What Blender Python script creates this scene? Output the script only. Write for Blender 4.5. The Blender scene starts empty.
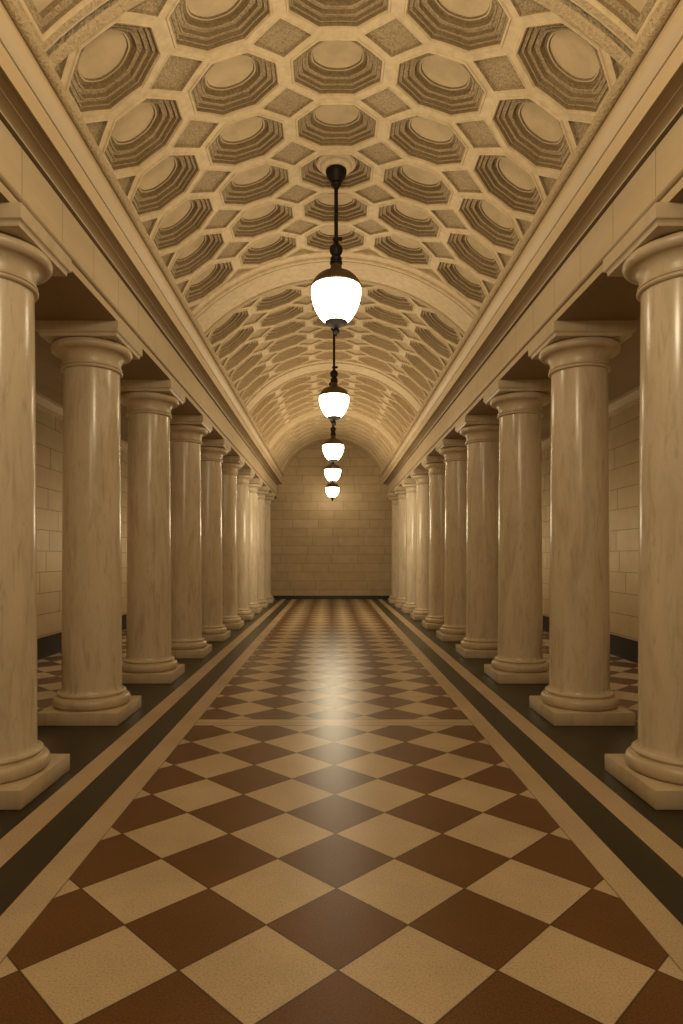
import bpy, bmesh, math
from mathutils import Vector

scene = bpy.context.scene
col = scene.collection
PI = math.pi

# ------------------------------------------------------------------ dimensions (metres)
Y0, Y1 = -4.0, 24.2          # hall from behind the viewer to the end wall
AISLE = 4.6                  # side walls at x = +-4.6
CXL, CXR = 2.43, 2.47                    # column axis
XC = .025                     # axis of the vault and lamps
SPAN, ZS = 1.875, 4.70        # vault half span and springing height
VARC = 2.07                  # nominal half arc length of the vault
SOFFIT = 3.835

# ------------------------------------------------------------------ object helpers
def link(o, parent=None):
    col.objects.link(o)
    if parent is not None:
        o.parent = parent
    return o

def mesh_obj(name, bm, mats, parent=None, smooth=35, loc=None, normals=True):
    if normals:
        bmesh.ops.recalc_face_normals(bm, faces=bm.faces)
    me = bpy.data.meshes.new(name)
    bm.to_mesh(me); bm.free()
    if not isinstance(mats, (list, tuple)):
        mats = [mats]
    for m in mats:
        me.materials.append(m)
    if smooth:
        me.polygons.foreach_set('use_smooth', [True] * len(me.polygons))
        me.set_sharp_from_angle(angle=math.radians(smooth))
    o = bpy.data.objects.new(name, me)
    if loc is not None:
        o.location = loc
    return link(o, parent)

def tag(o, label, cat, group=None):
    o['label'] = label; o['category'] = cat
    if group:
        o['group'] = group
    return o

def struct(o, label, cat):
    o['kind'] = 'structure'; o['label'] = label; o['category'] = cat
    return o

def empty(name, loc):
    o = bpy.data.objects.new(name, None)
    o.empty_display_size = .2
    o.location = loc
    return link(o)

def add_box(bm, x0, x1, y0, y1, z0, z1, bevel=0, seg=2):
    r = bmesh.ops.create_cube(bm, size=1)
    for v in r['verts']:
        v.co = Vector(((x0+x1)/2 + v.co.x*(x1-x0), (y0+y1)/2 + v.co.y*(y1-y0), (z0+z1)/2 + v.co.z*(z1-z0)))
    if bevel:
        es = list({e for v in r['verts'] for e in v.link_edges})
        bmesh.ops.bevel(bm, geom=es, offset=bevel, segments=seg, affect='EDGES', profile=.5)
    return bm

def lathe(bm, prof, seg=48, close=True):
    rings = []
    for r, z in prof:
        if r < 1e-5:
            rings.append([bm.verts.new((0, 0, z))])
        else:
            rings.append([bm.verts.new((r*math.cos(2*PI*k/seg), r*math.sin(2*PI*k/seg), z)) for k in range(seg)])
    for a, b in zip(rings, rings[1:]):
        for k in range(seg):
            k2 = (k+1) % seg
            if len(a) == 1 and len(b) == 1:
                continue
            if len(a) == 1:
                bm.faces.new((a[0], b[k2], b[k]))
            elif len(b) == 1:
                bm.faces.new((a[k], a[k2], b[0]))
            else:
                bm.faces.new((a[k], a[k2], b[k2], b[k]))
    if close:
        for rg in (rings[0], rings[-1]):
            if len(rg) > 2:
                bm.faces.new(rg)
    return bm

def arc_pts(cx, cz, rx, rz, a0, a1, n):
    return [(cx + rx*math.cos(math.radians(a0+(a1-a0)*k/n)), cz + rz*math.sin(math.radians(a0+(a1-a0)*k/n))) for k in range(n+1)]

def extrude_profile(bm, pts, sx, y0, y1, ny=1, shift=0.):
    """closed (x,z) outline swept along the hall"""
    rows = []
    for j in range(ny+1):
        y = y0 + (y1-y0)*j/ny
        rows.append([bm.verts.new((sx*x + shift, y, z)) for x, z in pts])
    n = len(pts)
    for a, b in zip(rows, rows[1:]):
        for k in range(n):
            k2 = (k+1) % n
            bm.faces.new((a[k], a[k2], b[k2], b[k]))
    bm.faces.new(rows[0]); bm.faces.new(list(reversed(rows[-1])))
    return bm

# ------------------------------------------------------------------ node helper
class N:
    """arithmetic on shader sockets"""
    def __init__(s, nt, sock): s.nt, s.s = nt, sock
    def _m(s, op, *a):
        n = s.nt.nodes.new('ShaderNodeMath'); n.operation = op
        for i, v in enumerate((s,)+a):
            if isinstance(v, N): s.nt.links.new(v.s, n.inputs[i])
            else: n.inputs[i].default_value = v
        return N(s.nt, n.outputs[0])
    def __add__(s, o): return s._m('ADD', o)
    def __sub__(s, o): return s._m('SUBTRACT', o)
    def __mul__(s, o): return s._m('MULTIPLY', o)
    def __truediv__(s, o): return s._m('DIVIDE', o)
    def abs(s): return s._m('ABSOLUTE')
    def floor(s): return s._m('FLOOR')
    def fract(s): return s._m('FRACT')
    def lt(s, o): return s._m('LESS_THAN', o)
    def gt(s, o): return s._m('GREATER_THAN', o)
    def max(s, o): return s._m('MAXIMUM', o)
    def min(s, o): return s._m('MINIMUM', o)
    def mod2(s): return (s*.5).fract()*2.0
    def near(s, w):                  # 1 where fract(s) lies within w of an integer
        f = s.fract()
        return f.min((f*-1.0)+1.0).lt(w)
    def between(s, a, b): return s.gt(a)*s.lt(b)

def new_mat(name):
    m = bpy.data.materials.new(name); m.use_nodes = True
    nt = m.node_tree
    return m, nt, nt.nodes['Principled BSDF']

def coords(nt):
    tc = nt.nodes.new('ShaderNodeTexCoord')
    sp = nt.nodes.new('ShaderNodeSeparateXYZ')
    nt.links.new(tc.outputs['Object'], sp.inputs[0])
    return tc.outputs['Object'], N(nt, sp.outputs[0]), N(nt, sp.outputs[1]), N(nt, sp.outputs[2])

def mixc(nt, fac, a, b, blend='MIX'):
    n = nt.nodes.new('ShaderNodeMix'); n.data_type = 'RGBA'; n.blend_type = blend
    if isinstance(fac, N): nt.links.new(fac.s, n.inputs[0])
    elif hasattr(fac, 'is_output'): nt.links.new(fac, n.inputs[0])
    else: n.inputs[0].default_value = fac
    for i, c in ((6, a), (7, b)):
        if hasattr(c, 'is_output'): nt.links.new(c, n.inputs[i])
        else: n.inputs[i].default_value = (*c, 1)
    return n.outputs[2]

def noise(nt, vec, scale, detail=4, rough=.55, stretch=None, dist=0):
    if stretch:
        mp = nt.nodes.new('ShaderNodeMapping')
        mp.inputs['Scale'].default_value = stretch[:3]
        if len(stretch) > 3: mp.inputs['Rotation'].default_value = stretch[3:]
        nt.links.new(vec, mp.inputs[0]); vec = mp.outputs[0]
    n = nt.nodes.new('ShaderNodeTexNoise')
    n.inputs['Scale'].default_value = scale; n.inputs['Detail'].default_value = detail
    n.inputs['Roughness'].default_value = rough; n.inputs['Distortion'].default_value = dist
    nt.links.new(vec, n.inputs['Vector'])
    return n.outputs['Fac']

def ramp(nt, fac, stops):
    r = nt.nodes.new('ShaderNodeValToRGB')
    e = r.color_ramp.elements
    while len(e) < len(stops): e.new(.5)
    for el, (p, c) in zip(e, stops):
        el.position = p; el.color = (*c, 1) if isinstance(c, tuple) else (c, c, c, 1)
    nt.links.new(fac.s if isinstance(fac, N) else fac, r.inputs[0])
    return r.outputs[0]

def bump(nt, bsdf, h, strength, dist=.01):
    b = nt.nodes.new('ShaderNodeBump')
    b.inputs['Strength'].default_value = strength; b.inputs['Distance'].default_value = dist
    nt.links.new(h.s if isinstance(h, N) else h, b.inputs['Height'])
    nt.links.new(b.outputs[0], bsdf.inputs['Normal'])

# ------------------------------------------------------------------ materials
def make_marble(name, base, dark, rough, vein=1.0):
    m, nt, b = new_mat(name)
    v, x, y, z = coords(nt)
    oi = nt.nodes.new('ShaderNodeObjectInfo')
    ad = nt.nodes.new('ShaderNodeVectorMath'); ad.operation = 'MULTIPLY_ADD'
    cb = nt.nodes.new('ShaderNodeCombineXYZ')
    nt.links.new(oi.outputs['Random'], cb.inputs[0]); nt.links.new(oi.outputs['Random'], cb.inputs[2])
    nt.links.new(cb.outputs[0], ad.inputs[0]); ad.inputs[1].default_value = (17, 0, 31)
    nt.links.new(v, ad.inputs[2])
    v = ad.outputs[0]
    f1 = noise(nt, v, 3.2, 8, .62, (2.2, 2.2, .45, 0, .25, .2), .6)
    f2 = noise(nt, v, 9, 6, .6, (2.5, 2.5, .35, 0, .22, .15), .9)
    f3 = noise(nt, v, 40, 4, .6, (2, 2, .3, 0, .2, .1), .3)
    c = ramp(nt, f1, [(.30, dark), (.50, base), (.72, tuple(min(1, k*1.08) for k in base))])
    c = mixc(nt, ramp(nt, f2, [(.34, .36*vein), (.46, 0.0), (1, 0.0)]), c, tuple(k*.62 for k in dark))
    c = mixc(nt, ramp(nt, f3, [(.3, .3*vein), (.5, 0.0), (1, 0.0)]), c, dark)
    nt.links.new(c, b.inputs['Base Color'])
    b.inputs['Roughness'].default_value = rough
    return m

M_shaft = make_marble('polished cream marble', (.68, .58, .44), (.55, .445, .31), .22)
M_cap = make_marble('honed cream marble', (.60, .49, .345), (.53, .42, .285), .34, .3)

def make_plaster(name, base, dark, scale, strength, rough=.75, d=.012, speck=.35, fade=0):
    m, nt, b = new_mat(name)
    v, x, y, z = coords(nt)
    f1 = noise(nt, v, 1.7, 5, .6)
    f2 = noise(nt, v, scale, 3, .6)
    c = ramp(nt, f1, [(.3, dark), (.65, base)])
    c = mixc(nt, ramp(nt, f2, [(.35, speck), (.6, 0.0)]), c, tuple(k*.55 for k in dark))
    if fade:                          # blends to a paler tone towards the far end, softening coffer contrast
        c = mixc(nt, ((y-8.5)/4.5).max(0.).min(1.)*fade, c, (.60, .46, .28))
    nt.links.new(c, b.inputs['Base Color'])
    b.inputs['Roughness'].default_value = rough
    bump(nt, b, f2, strength, d)
    return m

M_plaster = make_plaster('ivory plaster', (.66, .515, .325), (.60, .46, .28), 14, .12)
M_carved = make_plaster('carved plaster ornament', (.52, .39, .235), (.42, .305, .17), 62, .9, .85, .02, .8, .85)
M_recess_shade = make_plaster('shade-toned recess plaster', (.30, .21, .108), (.22, .15, .07), 50, .6, .85, .02, .5, .88)  # dark tone puts the shade of risers and grooves into the colour
M_panel = make_plaster('smooth plaster panel', (.58, .44, .265), (.53, .395, .23), 5, .05)
M_bead = make_plaster('beaded plaster border', (.60, .455, .275), (.52, .385, .22), 38, 1.0, .8, .03)

def make_stone(name, base, dark, joints, rough=.5, spacing=.64):
    m, nt, b = new_mat(name)
    v, x, y, z = coords(nt)
    f1 = noise(nt, v, 2.5, 6, .6, (1, .25, 2))
    c = ramp(nt, f1, [(.3, dark), (.65, base)])
    if joints:
        ln = ((y+.25)/spacing).near(.006)
        c = mixc(nt, ln*.75, c, (.13, .08, .035))
    nt.links.new(c, b.inputs['Base Color'])
    b.inputs['Roughness'].default_value = rough
    return m

M_frieze = make_stone('frieze stone', (.64, .51, .34), (.56, .44, .28), True, .4)
M_arch = make_stone('architrave stone', (.60, .47, .305), (.52, .40, .245), False, .45)
M_cornice = make_stone('cornice stone', (.62, .48, .31), (.55, .42, .26), False, .5)
M_soffit = make_stone('aisle ceiling and shade-dark soffits', (.32, .225, .12), (.25, .17, .085), False, .7)  # aisle ceiling colour; on trim undersides it stands in for shade

def make_blocks(name, axis, base, dark):
    m, nt, b = new_mat(name)
    v, x, y, z = coords(nt)
    h = x if axis == 'x' else y
    course = .335
    row = (z - .02)/course
    rid = row.floor()
    wn = nt.nodes.new('ShaderNodeTexWhiteNoise'); wn.noise_dimensions = '1D'
    nt.links.new(rid.s, wn.inputs['W'])
    off = N(nt, wn.outputs[0])
    u = h/{'x': .98, 'y': 1.7}[axis] + off*.8 + rid.mod2()*.5
    uid = u.floor()
    wn2 = nt.nodes.new('ShaderNodeTexWhiteNoise'); wn2.noise_dimensions = '2D'
    cb = nt.nodes.new('ShaderNodeCombineXYZ')
    nt.links.new(uid.s, cb.inputs[0]); nt.links.new(rid.s, cb.inputs[1])
    nt.links.new(cb.outputs[0], wn2.inputs['Vector'])
    f1 = noise(nt, v, 3.5, 6, .65)
    c = ramp(nt, wn2.outputs[0], [(0, dark), (1, base)])
    c = mixc(nt, ramp(nt, f1, [(.3, .5), (.7, 0.0)]), c, tuple(k*.72 for k in dark))
    jo = row.near(.016).max(u.near(.006))
    c = mixc(nt, jo*.7, c, (.11, .065, .025))
    nt.links.new(c, b.inputs['Base Color'])
    b.inputs['Roughness'].default_value = .55
    bump(nt, b, jo*-1.0, .5, .008)
    return m

M_wall_x = make_blocks('end wall stone blocks', 'x', (.54, .405, .235), (.48, .35, .19))
M_wall_y = make_blocks('aisle wall stone blocks', 'y', (.55, .415, .24), (.49, .36, .20))

m, nt, b = new_mat('black stone skirting'); M_black = m
v, x, y, z = coords(nt)
nt.links.new(ramp(nt, noise(nt, v, 20, 4), [(.3, (.006, .005, .004)), (.8, (.018, .014, .009))]), b.inputs['Base Color'])
b.inputs['Roughness'].default_value = .35

# terrazzo floor
m, nt, b = new_mat('terrazzo floor'); M_floor = m
v, x, y, z = coords(nt)
ax = x.abs()
xx = x/.617; yy = (y - 2.458)/.607
s = xx + yy; t = yy - xx
light = (s.floor() + t.floor()).mod2().gt(.5)
grout = s.near(.0085).max(t.near(.0085))
field = ax.lt(1.33)
band = y.between(6.03, 6.26)*field
stripe = ax.between(1.33, 1.50).max(ax.between(1.73, 1.90))
green = ax.between(1.50, 1.73).max(ax.between(1.90, 2.95))
sp1 = noise(nt, v, 110, 5, .9)
sp2 = noise(nt, v, 420, 2, .8)
cl = noise(nt, v, 1.3, 4, .6)
c_l = ramp(nt, sp1, [(.34, (.20, .13, .07)), (.46, (.57, .43, .27)), (.62, (.68, .54, .36))])
c_d = ramp(nt, sp1, [(.34, (.05, .020, .005)), (.5, (.15, .064, .013)), (.64, (.22, .098, .025))])
c_g = ramp(nt, sp1, [(.34, (.014, .010, .004)), (.5, (.030, .024, .008)), (.64, (.042, .033, .013))])
c = mixc(nt, light, c_d, c_l)
c = mixc(nt, grout*.8, c, (.03, .016, .006))
c = mixc(nt, band, c, c_l)
bl = (y - 6.03).abs().lt(.012).max((y - 6.26).abs().lt(.012)).max((y - 6.12).abs().lt(.008))*field
c = mixc(nt, bl*.6, c, (.10, .055, .02))
c = mixc(nt, green, c, c_g)
c = mixc(nt, stripe, c, c_l)
ed = (ax - 1.33).abs().lt(.004)
c = mixc(nt, ed*.6, c, (.06, .035, .015))
c = mixc(nt, ramp(nt, cl, [(.3, .25), (.65, 0.0)]), c, (.10, .05, .018), 'MULTIPLY')
nt.links.new(c, b.inputs['Base Color'])
b.inputs['Specular IOR Level'].default_value = .37
nt.links.new(ramp(nt, sp2, [(.3, .27), (.7, .38)]), b.inputs['Roughness'])
bump(nt, b, sp2, .06, .002)

m, nt, b = new_mat('dark bronze'); M_bronze = m
v, x, y, z = coords(nt)
nt.links.new(ramp(nt, noise(nt, v, 12, 4), [(.3, (.006, .0045, .003)), (.75, (.018, .012, .007))]), b.inputs['Base Color'])
b.inputs['Metallic'].default_value = .2
b.inputs['Roughness'].default_value = .5
b.inputs['Specular IOR Level'].default_value = .25
m, nt, b = new_mat('brown bronze cap'); M_bronze_cap = m
v, x, y, z = coords(nt)
nt.links.new(ramp(nt, noise(nt, v, 9, 4), [(.3, (.07, .045, .025)), (.75, (.14, .09, .05))]), b.inputs['Base Color'])
b.inputs['Metallic'].default_value = .5
b.inputs['Roughness'].default_value = .45

LAMP = 11.0
m, nt, b = new_mat('glowing opal glass'); M_glass = m
v, x, y, z = coords(nt)
b.inputs['Base Color'].default_value = (.9, .86, .78, 1)
b.inputs['Roughness'].default_value = .15
nt.links.new(ramp(nt, noise(nt, v, 4, 3), [(.2, (1, .82, .53)), (.8, (1, .86, .60))]), b.inputs['Emission Color'])
b.inputs['Emission Strength'].default_value = LAMP

# ------------------------------------------------------------------ floor and walls
bm = bmesh.new(); add_box(bm, -AISLE-.3, AISLE+.3, Y0-.3, Y1+.3, -.2, 0)
struct(mesh_obj('floor', bm, M_floor, smooth=0), 'polished terrazzo floor of brown and tan diamonds with dark side bands', 'floor')
bm = bmesh.new(); add_box(bm, -AISLE-.3, AISLE+.3, Y1, Y1+.3, 0, 6.6)
struct(mesh_obj('wall_back', bm, M_wall_x, smooth=0), 'tan stone block wall closing the far end of the hall', 'wall')
bm = bmesh.new(); add_box(bm, -AISLE-.3, AISLE+.3, Y0-.3, Y0, 0, 6.6)
struct(mesh_obj('wall_front', bm, M_wall_x, smooth=0), 'stone block wall behind the viewer', 'wall')
for sx, side in ((-1, 'left'), (1, 'right')):
    bm = bmesh.new(); x0, x1 = sorted((sx*AISLE, sx*(AISLE+.3)))
    add_box(bm, x0, x1, Y0, Y1, 0, 4.4)
    struct(mesh_obj('wall_'+side, bm, M_wall_y, smooth=0), f'stone block wall of the {side} aisle behind the columns', 'wall')
    bm = bmesh.new(); x0, x1 = sorted((sx*(AISLE-.03), sx*AISLE))
    add_box(bm, x0, x1, Y0, Y1, 0, .33)
    struct(mesh_obj('baseboard_'+side, bm, M_black, smooth=0), f'black stone skirting along the {side} aisle wall', 'baseboard')
bm = bmesh.new(); add_box(bm, -AISLE+.03, AISLE-.03, Y1-.05, Y1, 0, .13)
struct(mesh_obj('baseboard_back', bm, M_black, smooth=0), 'black stone skirting at the foot of the end wall', 'baseboard')

# ------------------------------------------------------------------ entablature and aisle ceilings
ARCH = [(2.83, SOFFIT), (2.05, SOFFIT), (2.05, 3.898), (2.13, 3.900), (2.13, 3.915), (2.05, 3.916)] + \
       [(2.05-.022*math.sin(PI*k/6), 3.916+.034*k/6) for k in range(1, 7)] + [(2.095, 3.952), (2.095, 3.956), (2.83, 3.956)]
FRIEZE = [(2.83, 3.956), (2.085, 3.956), (2.085, 4.322), (2.83, 4.322)]
CORN = [(2.83, 4.322), (2.16, 4.322), (2.16, 4.341), (2.065, 4.342)] + arc_pts(2.0, 4.34, .062, .034, 0, 90, 6) + \
       [(1.985, 4.374), (1.985, 4.378), (1.905, 4.378), (1.905, 4.37), (1.89, 4.37), (1.89, 4.502), (1.915, 4.504), (1.915, 4.513), (1.886, 4.515)] + \
       [(1.886 - .042*math.sin(PI*k/8) - .022*k/8, 4.515 + .150*k/8) for k in range(1, 9)] + \
       [(1.866, 4.672), (1.866, 4.71), (1.92, 4.76), (2.83, 4.76)]
n = 0
for sx, side in ((-1, 'left'), (1, 'right')):
    for prof, mt, what in ((ARCH, M_arch, 'moulded stone architrave beam resting on the {} row of columns'),
                           (FRIEZE, M_frieze, 'jointed cream stone frieze above the {} architrave'),
                           (CORN, M_cornice, 'projecting stone cornice under the {} edge of the vault')):
        n += 1
        bm = extrude_profile(bmesh.new(), prof, sx, Y0, Y1, 1, .05 if sx > 0 else 0)
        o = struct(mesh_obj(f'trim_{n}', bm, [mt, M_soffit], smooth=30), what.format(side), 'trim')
        for p in o.data.polygons:           # undersides take the darker material, shade painted into their colour
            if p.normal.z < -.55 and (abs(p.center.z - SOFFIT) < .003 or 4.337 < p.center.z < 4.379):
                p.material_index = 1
    bm = bmesh.new()
    x0, x1 = sorted((sx*2.80, sx*(AISLE+.3)))
    add_box(bm, x0, x1, Y0, Y1, 4.12, 4.4)
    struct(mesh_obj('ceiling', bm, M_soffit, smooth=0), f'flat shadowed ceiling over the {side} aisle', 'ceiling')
    n += 1
    prof = [(AISLE, 3.93), (AISLE-.03, 3.93), (AISLE-.03, 3.98), (AISLE-.05, 3.985), (AISLE-.07, 4.03), (AISLE-.10, 4.07), (AISLE-.10, 4.12), (AISLE, 4.12)]
    bm = extrude_profile(bmesh.new(), prof, sx, Y0, Y1)
    struct(mesh_obj(f'trim_{n}', bm, M_arch, smooth=30), f'narrow cornice moulding at the top of the {side} aisle wall', 'trim')

# ------------------------------------------------------------------ coffered vault
def rise(u):
    return .80 + .48*min(1, max(0, (u-8.3)/(Y1-8.3)))

def apex(u):
    return ZS + rise(u)

def vpt(u, v, n=0.):
    r = rise(u)
    R = (SPAN*SPAN + r*r)/(2*r)
    th = v/VARC*math.asin(SPAN/R)
    return (XC + (R+n)*math.sin(th), u, ZS + r - R + (R+n)*math.cos(th))

vb = bmesh.new()
def quad_strip(A, B, mi, closed=True):
    n = len(A)
    for k in range(n if closed else n-1):
        k2 = (k+1) % n
        f = vb.faces.new((A[k], A[k2], B[k2], B[k])); f.material_index = mi

def vloop(pts, n):
    return [vb.verts.new(vpt(u, v, n)) for u, v in pts]

def grid(u0, u1, v0, v1, nu, nv, mi=0, n=0.):
    rows = [[vb.verts.new(vpt(u0+(u1-u0)*i/nu, v0+(v1-v0)*j/nv, n)) for j in range(nv+1)] for i in range(nu+1)]
    for a, b2 in zip(rows, rows[1:]):
        quad_strip(a, b2, mi, False)

NC = 5
b_ = VARC/NC                      # half cell across
a_ = .339                         # half cell along
QA, QB = .20, .245
SUB = 4
def octagon():
    V = [(a_, -(b_-QB)), (a_, b_-QB), (a_-QA, b_), (-(a_-QA), b_), (-a_, b_-QB), (-a_, -(b_-QB)), (-(a_-QA), -b_), (a_-QA, -b_)]
    out = []
    for i in range(8):
        p, q = V[i], V[(i+1) % 8]
        for k in range(SUB):
            out.append((p[0]+(q[0]-p[0])*k/SUB, p[1]+(q[1]-p[1])*k/SUB))
    return out
OCT = octagon()
ELL = []
for p in OCT:
    an = math.atan2(p[1]/b_, p[0]/a_)
    ELL.append((a_*.98*math.cos(an), b_*.98*math.sin(an)))
#        scale  depth  ellipse material
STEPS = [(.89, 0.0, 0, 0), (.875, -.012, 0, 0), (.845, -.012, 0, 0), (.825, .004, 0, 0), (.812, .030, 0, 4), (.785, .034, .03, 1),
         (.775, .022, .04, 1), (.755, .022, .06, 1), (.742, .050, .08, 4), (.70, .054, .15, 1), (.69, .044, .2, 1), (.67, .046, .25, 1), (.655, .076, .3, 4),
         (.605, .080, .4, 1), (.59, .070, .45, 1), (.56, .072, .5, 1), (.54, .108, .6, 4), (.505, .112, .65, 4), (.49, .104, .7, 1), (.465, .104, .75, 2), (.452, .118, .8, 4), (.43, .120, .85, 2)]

def cell(uc, vc):
    prev = vloop([(uc+p[0], vc+p[1]) for p in OCT], 0)
    for sc, n, el, mi in STEPS:
        cur = vloop([(uc+sc*(p[0]*(1-el)+e[0]*el), vc+sc*(p[1]*(1-el)+e[1]*el)) for p, e in zip(OCT, ELL)], n)
        quad_strip(prev, cur, mi); prev = cur
    c = vb.verts.new(vpt(uc, vc, .120))
    for k in range(len(prev)):
        f = vb.faces.new((prev[k], prev[(k+1) % len(prev)], c)); f.material_index = 2
    for su in (-1, 1):                                # quarter of the lozenge at each corner of the cell
        for sv in (-1, 1):
            C = (uc+su*a_, vc+sv*b_)
            def row(s, n):
                return vloop([(C[0]-su*QA*s*(1-k/SUB), C[1]-sv*QB*s*(k/SUB)) for k in range(SUB+1)], n)
            pr = row(1, 0)
            for s, n, mi in ((.95, 0, 0), (.93, -.006, 0), (.89, -.006, 0), (.87, .022, 1), (.80, .026, 1)):
                cu = row(s, n); quad_strip(pr, cu, mi, False); pr = cu
            c = vb.verts.new(vpt(C[0], C[1], .026))
            for k in range(SUB):
                f = vb.faces.new((pr[k], pr[k+1], c)); f.material_index = 1

def bar_v(u, w, n0, n1, mi=0):
    """moulding across the vault at depth u"""
    prof = [(-w/2, n1), (-w/2, n0*.5), (-w/3, n0), (w/3, n0), (w/2, n0*.5), (w/2, n1)]
    K = 40
    rows = [[vb.verts.new(vpt(u+du, -VARC+2*VARC*k/K, n)) for du, n in prof] for k in range(K+1)]
    for a, b2 in zip(rows, rows[1:]):
        quad_strip(a, b2, mi, False)

FIELDS = [4.05, 8.98, 13.90, 18.82]
NR = 6
FL = NR*2*a_
for u0 in FIELDS:
    for i in range(NR):
        for j in range(NC):
            cell(u0+a_*(2*i+1), -VARC+b_*(2*j+1))
    bar_v(u0-.02, .09, -.02, .07, 3)
    bar_v(u0+FL+.03, .10, -.02, .07, 0)
ends = [3.955] + [u0+FL for u0 in FIELDS]
for k, u in enumerate(ends[1:]):
    nxt = FIELDS[k+1] if k+1 < len(FIELDS) else Y1
    grid(u, nxt, -VARC, VARC, 4, 40)
    bar_v(u+.17, .05, -.03, .03, 0)
    bar_v(u+.24, .03, -.012, .03, 4)
# large framed panels nearest the viewer, plain barrel behind
def frame_panel(u0, u1, v0, v1):
    def rect(d, n):
        K = 8
        p = []
        U0, U1, V0, V1 = u0+d, u1-d, v0+d, v1-d
        for k in range(K): p.append((U0, V0+(V1-V0)*k/K))
        for k in range(K): p.append((U0+(U1-U0)*k/K, V1))
        for k in range(K): p.append((U1, V1+(V0-V1)*k/K))
        for k in range(K): p.append((U1+(U0-U1)*k/K, V0))
        return vloop(p, n)
    pr = rect(0, 0)
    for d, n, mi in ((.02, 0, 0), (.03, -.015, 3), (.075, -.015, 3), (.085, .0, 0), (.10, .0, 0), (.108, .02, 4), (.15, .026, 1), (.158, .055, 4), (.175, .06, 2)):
        cu = rect(d, n); quad_strip(pr, cu, mi); pr = cu
    K = 8                                              # filled centre, following the curve
    d = .175
    grid(u0+d, u1-d, v0+d, v1-d, 2, 8, 2, .06)
PW = 2*VARC/3
for j in range(3):
    frame_panel(1.9, 4.0-.045, -VARC+PW*j, -VARC+PW*(j+1))
grid(Y0, 1.9, -VARC, VARC, 4, 40)
bmesh.ops.remove_doubles(vb, verts=vb.verts, dist=.0004)
vault = mesh_obj('ceiling', vb, [M_plaster, M_carved, M_panel, M_bead, M_recess_shade], smooth=28, normals=False)
struct(vault, 'coffered ivory plaster barrel vault with octagons and lozenges over the hall', 'ceiling')
# beaded strip along each springing line
for sx, side in ((-1, 'left'), (1, 'right')):
    bm = bmesh.new()
    rows = []
    for j in range(57):
        y = Y0 + (Y1-Y0)*j/56
        ring = []
        for k in range(8):
            a = 2*PI*k/8
            p = vpt(y, sx*(VARC-.025), 0)
            ring.append(bm.verts.new((p[0]+.037*math.cos(a), y, p[2]+.037*math.sin(a))))
        rows.append(ring)
    for a, b2 in zip(rows, rows[1:]):
        for k in range(8):
            bm.faces.new((a[k], a[(k+1) % 8], b2[(k+1) % 8], b2[k]))
    n += 1
    struct(mesh_obj(f'trim_{n}', bm, M_bead, smooth=60), f'beaded strip along the {side} springing of the vault', 'trim')

# ------------------------------------------------------------------ columns
def make_column():
    root = empty('marble_column', (0, 0, 0))
    bm = add_box(bmesh.new(), -.385, .385, -.38, .38, 0, .125, .008)
    mesh_obj('plinth', bm, M_cap, root)
    prof = [(.325, .125)] + arc_pts(.325, .178, .045, .053, -90, 90, 10) + [(.322, .231), (.318, .236), (.322, .24)] + \
           arc_pts(.312, .254, .016, .014, -60, 90, 5) + [(.310, .27)]
    mesh_obj('base_ring', lathe(bmesh.new(), prof, 56), M_cap, root)
    prof = [(.309, .27), (.296, .276), (.289, .29), (.285, .31)]
    for k in range(1, 13):
        f = k/12
        prof.append((.285 - .018*f**1.5, .31 + 3.13*f))
    mesh_obj('shaft', lathe(bmesh.new(), prof, 56), M_shaft, root)
    prof = [(.274, 3.44), (.286, 3.442)] + arc_pts(.282, 3.456, .014, .013, -60, 60, 5) + [(.280, 3.470), (.279, 3.474), (.289, 3.478), (.291, 3.488), (.284, 3.494), (.277, 3.50), (.278, 3.53), (.283, 3.56), (.294, 3.585), (.315, 3.602), (.335, 3.610)] + \
           arc_pts(.335, 3.655, .052, .045, -80, 80, 10) + [(.337, 3.70)]
    mesh_obj('capital', lathe(bmesh.new(), prof, 56), M_cap, root)
    bm = bmesh.new()
    prev = None
    for h, z in ((.365, 3.70), (.367, 3.722), (.374, 3.732), (.386, 3.738), (.390, 3.744), (.390, SOFFIT)):
        ring = [bm.verts.new((h*a, h*c, z)) for a, c in ((-1, -1), (1, -1), (1, 1), (-1, 1))]
        if prev:
            for k in range(4): bm.faces.new((prev[k], prev[(k+1) % 4], ring[(k+1) % 4], ring[k]))
        else: bm.faces.new(ring)
        prev = ring
    bm.faces.new(prev)
    mesh_obj('abacus', bm, M_cap, root, smooth=25)
    return root

def copy_tree(o):
    r = o.copy(); col.objects.link(r)
    for ch in list(o.children):
        c = ch.copy(); col.objects.link(c); c.parent = r
        for g in list(ch.children):
            d = g.copy(); col.objects.link(d); d.parent = c
    return r

ORD = ['nearest', 'second', 'third', 'fourth', 'fifth', 'sixth', 'seventh', 'eighth', 'ninth', 'farthest']
proto = make_column()
first = True
for sx, side in ((-1, 'left'), (1, 'right')):
    for k in range(10):
        o = proto if first else copy_tree(proto)
        first = False
        o.location = (-(CXL if k else CXL-.06) if sx < 0 else (CXR-.02*max(0, k-5) if k else CXR-.06), 4.39+2.0*k, 0)
        if k == 0:
            lab = f'cream marble column nearest the viewer in the {side} row, cut by the photo edge'
        elif k == 9:
            lab = f'cream marble column farthest away in the {side} row, beside the end wall'
        else:
            lab = f'cream marble column, {ORD[k]} from the front in the {side} row'
        tag(o, lab, 'column', 'marble columns lining the hall')['kind'] = 'thing'

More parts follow.
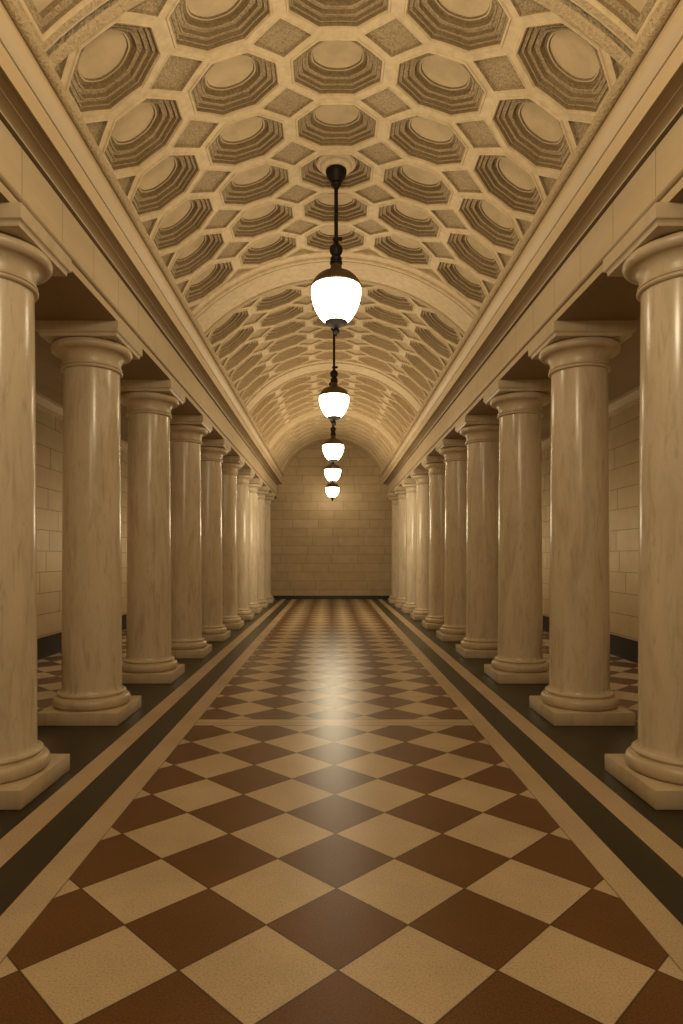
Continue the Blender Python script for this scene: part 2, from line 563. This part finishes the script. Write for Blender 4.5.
# ------------------------------------------------------------------ pendant lamps
# local z = 0 at the rim between bronze cap and glass
def make_globe():
    prof = [(.243, 0)] + [(.249, -.02), (.251, -.05), (.249, -.085), (.243, -.12), (.232, -.16), (.216, -.20), (.195, -.24), (.168, -.28), (.136, -.315), (.105, -.338)]
    return lathe(bmesh.new(), [(r_, z_*1.07) for r_, z_ in prof], 48)
def make_cap():
    prof = [(.25, -.012), (.256, -.008), (.257, .004), (.250, .014), (.240, .032), (.222, .062), (.196, .092), (.164, .117), (.128, .136), (.096, .148), (.072, .158), (.062, .172), (.056, .20), (.054, .22)]
    return lathe(bmesh.new(), prof, 48)
def make_neck():
    prof = [(.052, .22), (.062, .225), (.064, .245), (.056, .258), (.060, .270), (.058, .29), (.042, .302), (.040, .315), (.05, .325), (.062, .345), (.068, .372), (.062, .40), (.048, .415), (.034, .428), (.024, .440), (.022, .455)]
    return lathe(bmesh.new(), prof, 24)
def make_knob():
    bm = lathe(bmesh.new(), [(0, .452), (.02, .454), (.034, .468), (.036, .480), (.03, .496), (.019, .505), (0, .506)], 20, False)
    r = bmesh.ops.create_uvsphere(bm, u_segments=12, v_segments=8, radius=.021)
    for w in r['verts']: w.co += Vector((.045, 0, .482))
    return bm
def make_tip():
    dz = -.024
    prof = [(.112, -.328), (.115, -.336), (.108, -.348), (.085, -.366), (.055, -.380), (.030, -.390), (.022, -.398), (.030, -.408), (.036, -.424), (.032, -.440), (.02, -.452), (.012, -.458), (.009, -.475), (0, -.480)]
    return lathe(bmesh.new(), [(r_, z_+dz) for r_, z_ in prof], 32)
def make_canopy():      # z = 0 at the ceiling
    prof = [(.100, 0.0), (.106, -.012), (.106, -.03), (.100, -.055), (.088, -.09), (.072, -.125), (.058, -.148), (.046, -.156), (.052, -.165), (.054, -.18), (.046, -.195), (.036, -.205), (.034, -.222), (.02, -.23)]
    return lathe(bmesh.new(), [(r_, z_*.8) for r_, z_ in prof], 32)

LAMPS = [(6.405, 4.325), (10.67, 4.305), (15.0, 4.245), (19.35, 4.27), (23.2, 4.14)]
lab = ['bronze pendant lamp with glowing white globe, nearest and largest of the hanging row',
       'bronze pendant lamp with glowing globe, second from the front, below the largest',
       'bronze pendant lamp with glowing globe, third and middle of the hanging row',
       'small looking bronze pendant lamp, fourth from the front, second from the end wall',
       'smallest looking bronze pendant lamp with glowing globe, lowest, nearest the end wall']
shared = {}
for i, (y, zr) in enumerate(LAMPS):
    za = apex(y)
    L = za - zr
    root = empty('pendant_lamp', (XC, y, za))
    tag(root, lab[i], 'lamp', 'pendant lamps down the middle of the vault')
    if not shared:
        shared['canopy'] = mesh_obj('canopy', make_canopy(), M_bronze, root)
        shared['ceiling_rose'] = mesh_obj('ceiling_rose', lathe(bmesh.new(), [(.20, .16), (.20, .06), (.185, .045), (.165, .04), (.155, .02), (.14, .005), (.12, 0)], 40), M_plaster, root)
        shared['fitting'] = mesh_obj('fitting', make_neck(), M_bronze, root)
        shared['knob'] = mesh_obj('knob', make_knob(), M_bronze, root)
        shared['cap'] = mesh_obj('cap', make_cap(), M_bronze_cap, root)
        shared['globe'] = mesh_obj('globe', make_globe(), M_glass, root)
        shared['finial'] = mesh_obj('finial', make_tip(), M_bronze, root)
        parts = dict(shared)
    else:
        parts = {}
        for k, o in shared.items():
            c = o.copy(); col.objects.link(c); c.parent = root; parts[k] = c
    for k, o in parts.items():
        o.location = (0, 0, 0 if k in ('canopy', 'ceiling_rose') else -L)
    bm = lathe(bmesh.new(), [(.020, -L+.45), (.020, -.15)], 16)
    mesh_obj('rod', bm, M_bronze, root)

# ------------------------------------------------------------------ lights
WARM = (1, .835, .55)
def point(name, loc, power, rad=.22):
    l = bpy.data.lights.new(name, 'POINT'); l.energy = power; l.shadow_soft_size = rad; l.color = WARM
    o = bpy.data.objects.new(name, l); o.location = loc
    return link(o)
def area_fill(name, loc, sx, sy, power):
    l = bpy.data.lights.new(name, 'AREA'); l.shape = 'RECTANGLE'; l.size = sx; l.size_y = sy
    l.energy = power; l.color = WARM
    o = bpy.data.objects.new(name, l); o.location = loc; o.rotation_euler = (PI, 0, 0)
    return link(o)
point('lamp_light', (XC, 1.9, 4.15), 100)
point('lamp_light', (XC, -2.4, 4.15), 80)
area_fill('vault_fill', (XC, 11.5, 3.6), 1.0, 19, 130)  # added fill strip in mid-air to brighten the vault, no fixture
point('hall_fill', (XC, 16.0, 2.5), 85, .45)  # added fill for the middle columns and floor glare, no lamp there
l = area_fill('end_wall_fill', (0, 17.0, 2.9), 2.6, 2.2, 34)  # unseen fill panel added to brighten the end wall
l.rotation_euler = (PI/2, 0, 0)
for sx in (-1, 1):                    # added fill panels without fixtures, facing the aisle walls
    l = area_fill('aisle_fill', (sx*2.95, 11, 1.9), .8, 19, 60)
    l.rotation_euler = (0, -sx*PI/2, 0)

w = bpy.data.worlds.new('World'); scene.world = w
w.use_nodes = True
w.node_tree.nodes['Background'].inputs[0].default_value = (.02, .015, .01, 1)

# ------------------------------------------------------------------ camera
cam = bpy.data.cameras.new('Camera')
cam.sensor_fit = 'AUTO'; cam.sensor_width = 36
cam.lens = 635/1024*36
cam.shift_x = 10.5/1024; cam.shift_y = 45/1024
cam.clip_start = .05
co = bpy.data.objects.new('Camera', cam); co.location = (-.027, 0, 1.6); co.rotation_euler = (PI/2, 0, 0)
link(co)
scene.camera = co
scene.view_settings.view_transform = 'Standard'
scene.view_settings.look = 'None'
scene.view_settings.exposure = .19
scene.view_settings.gamma = 1
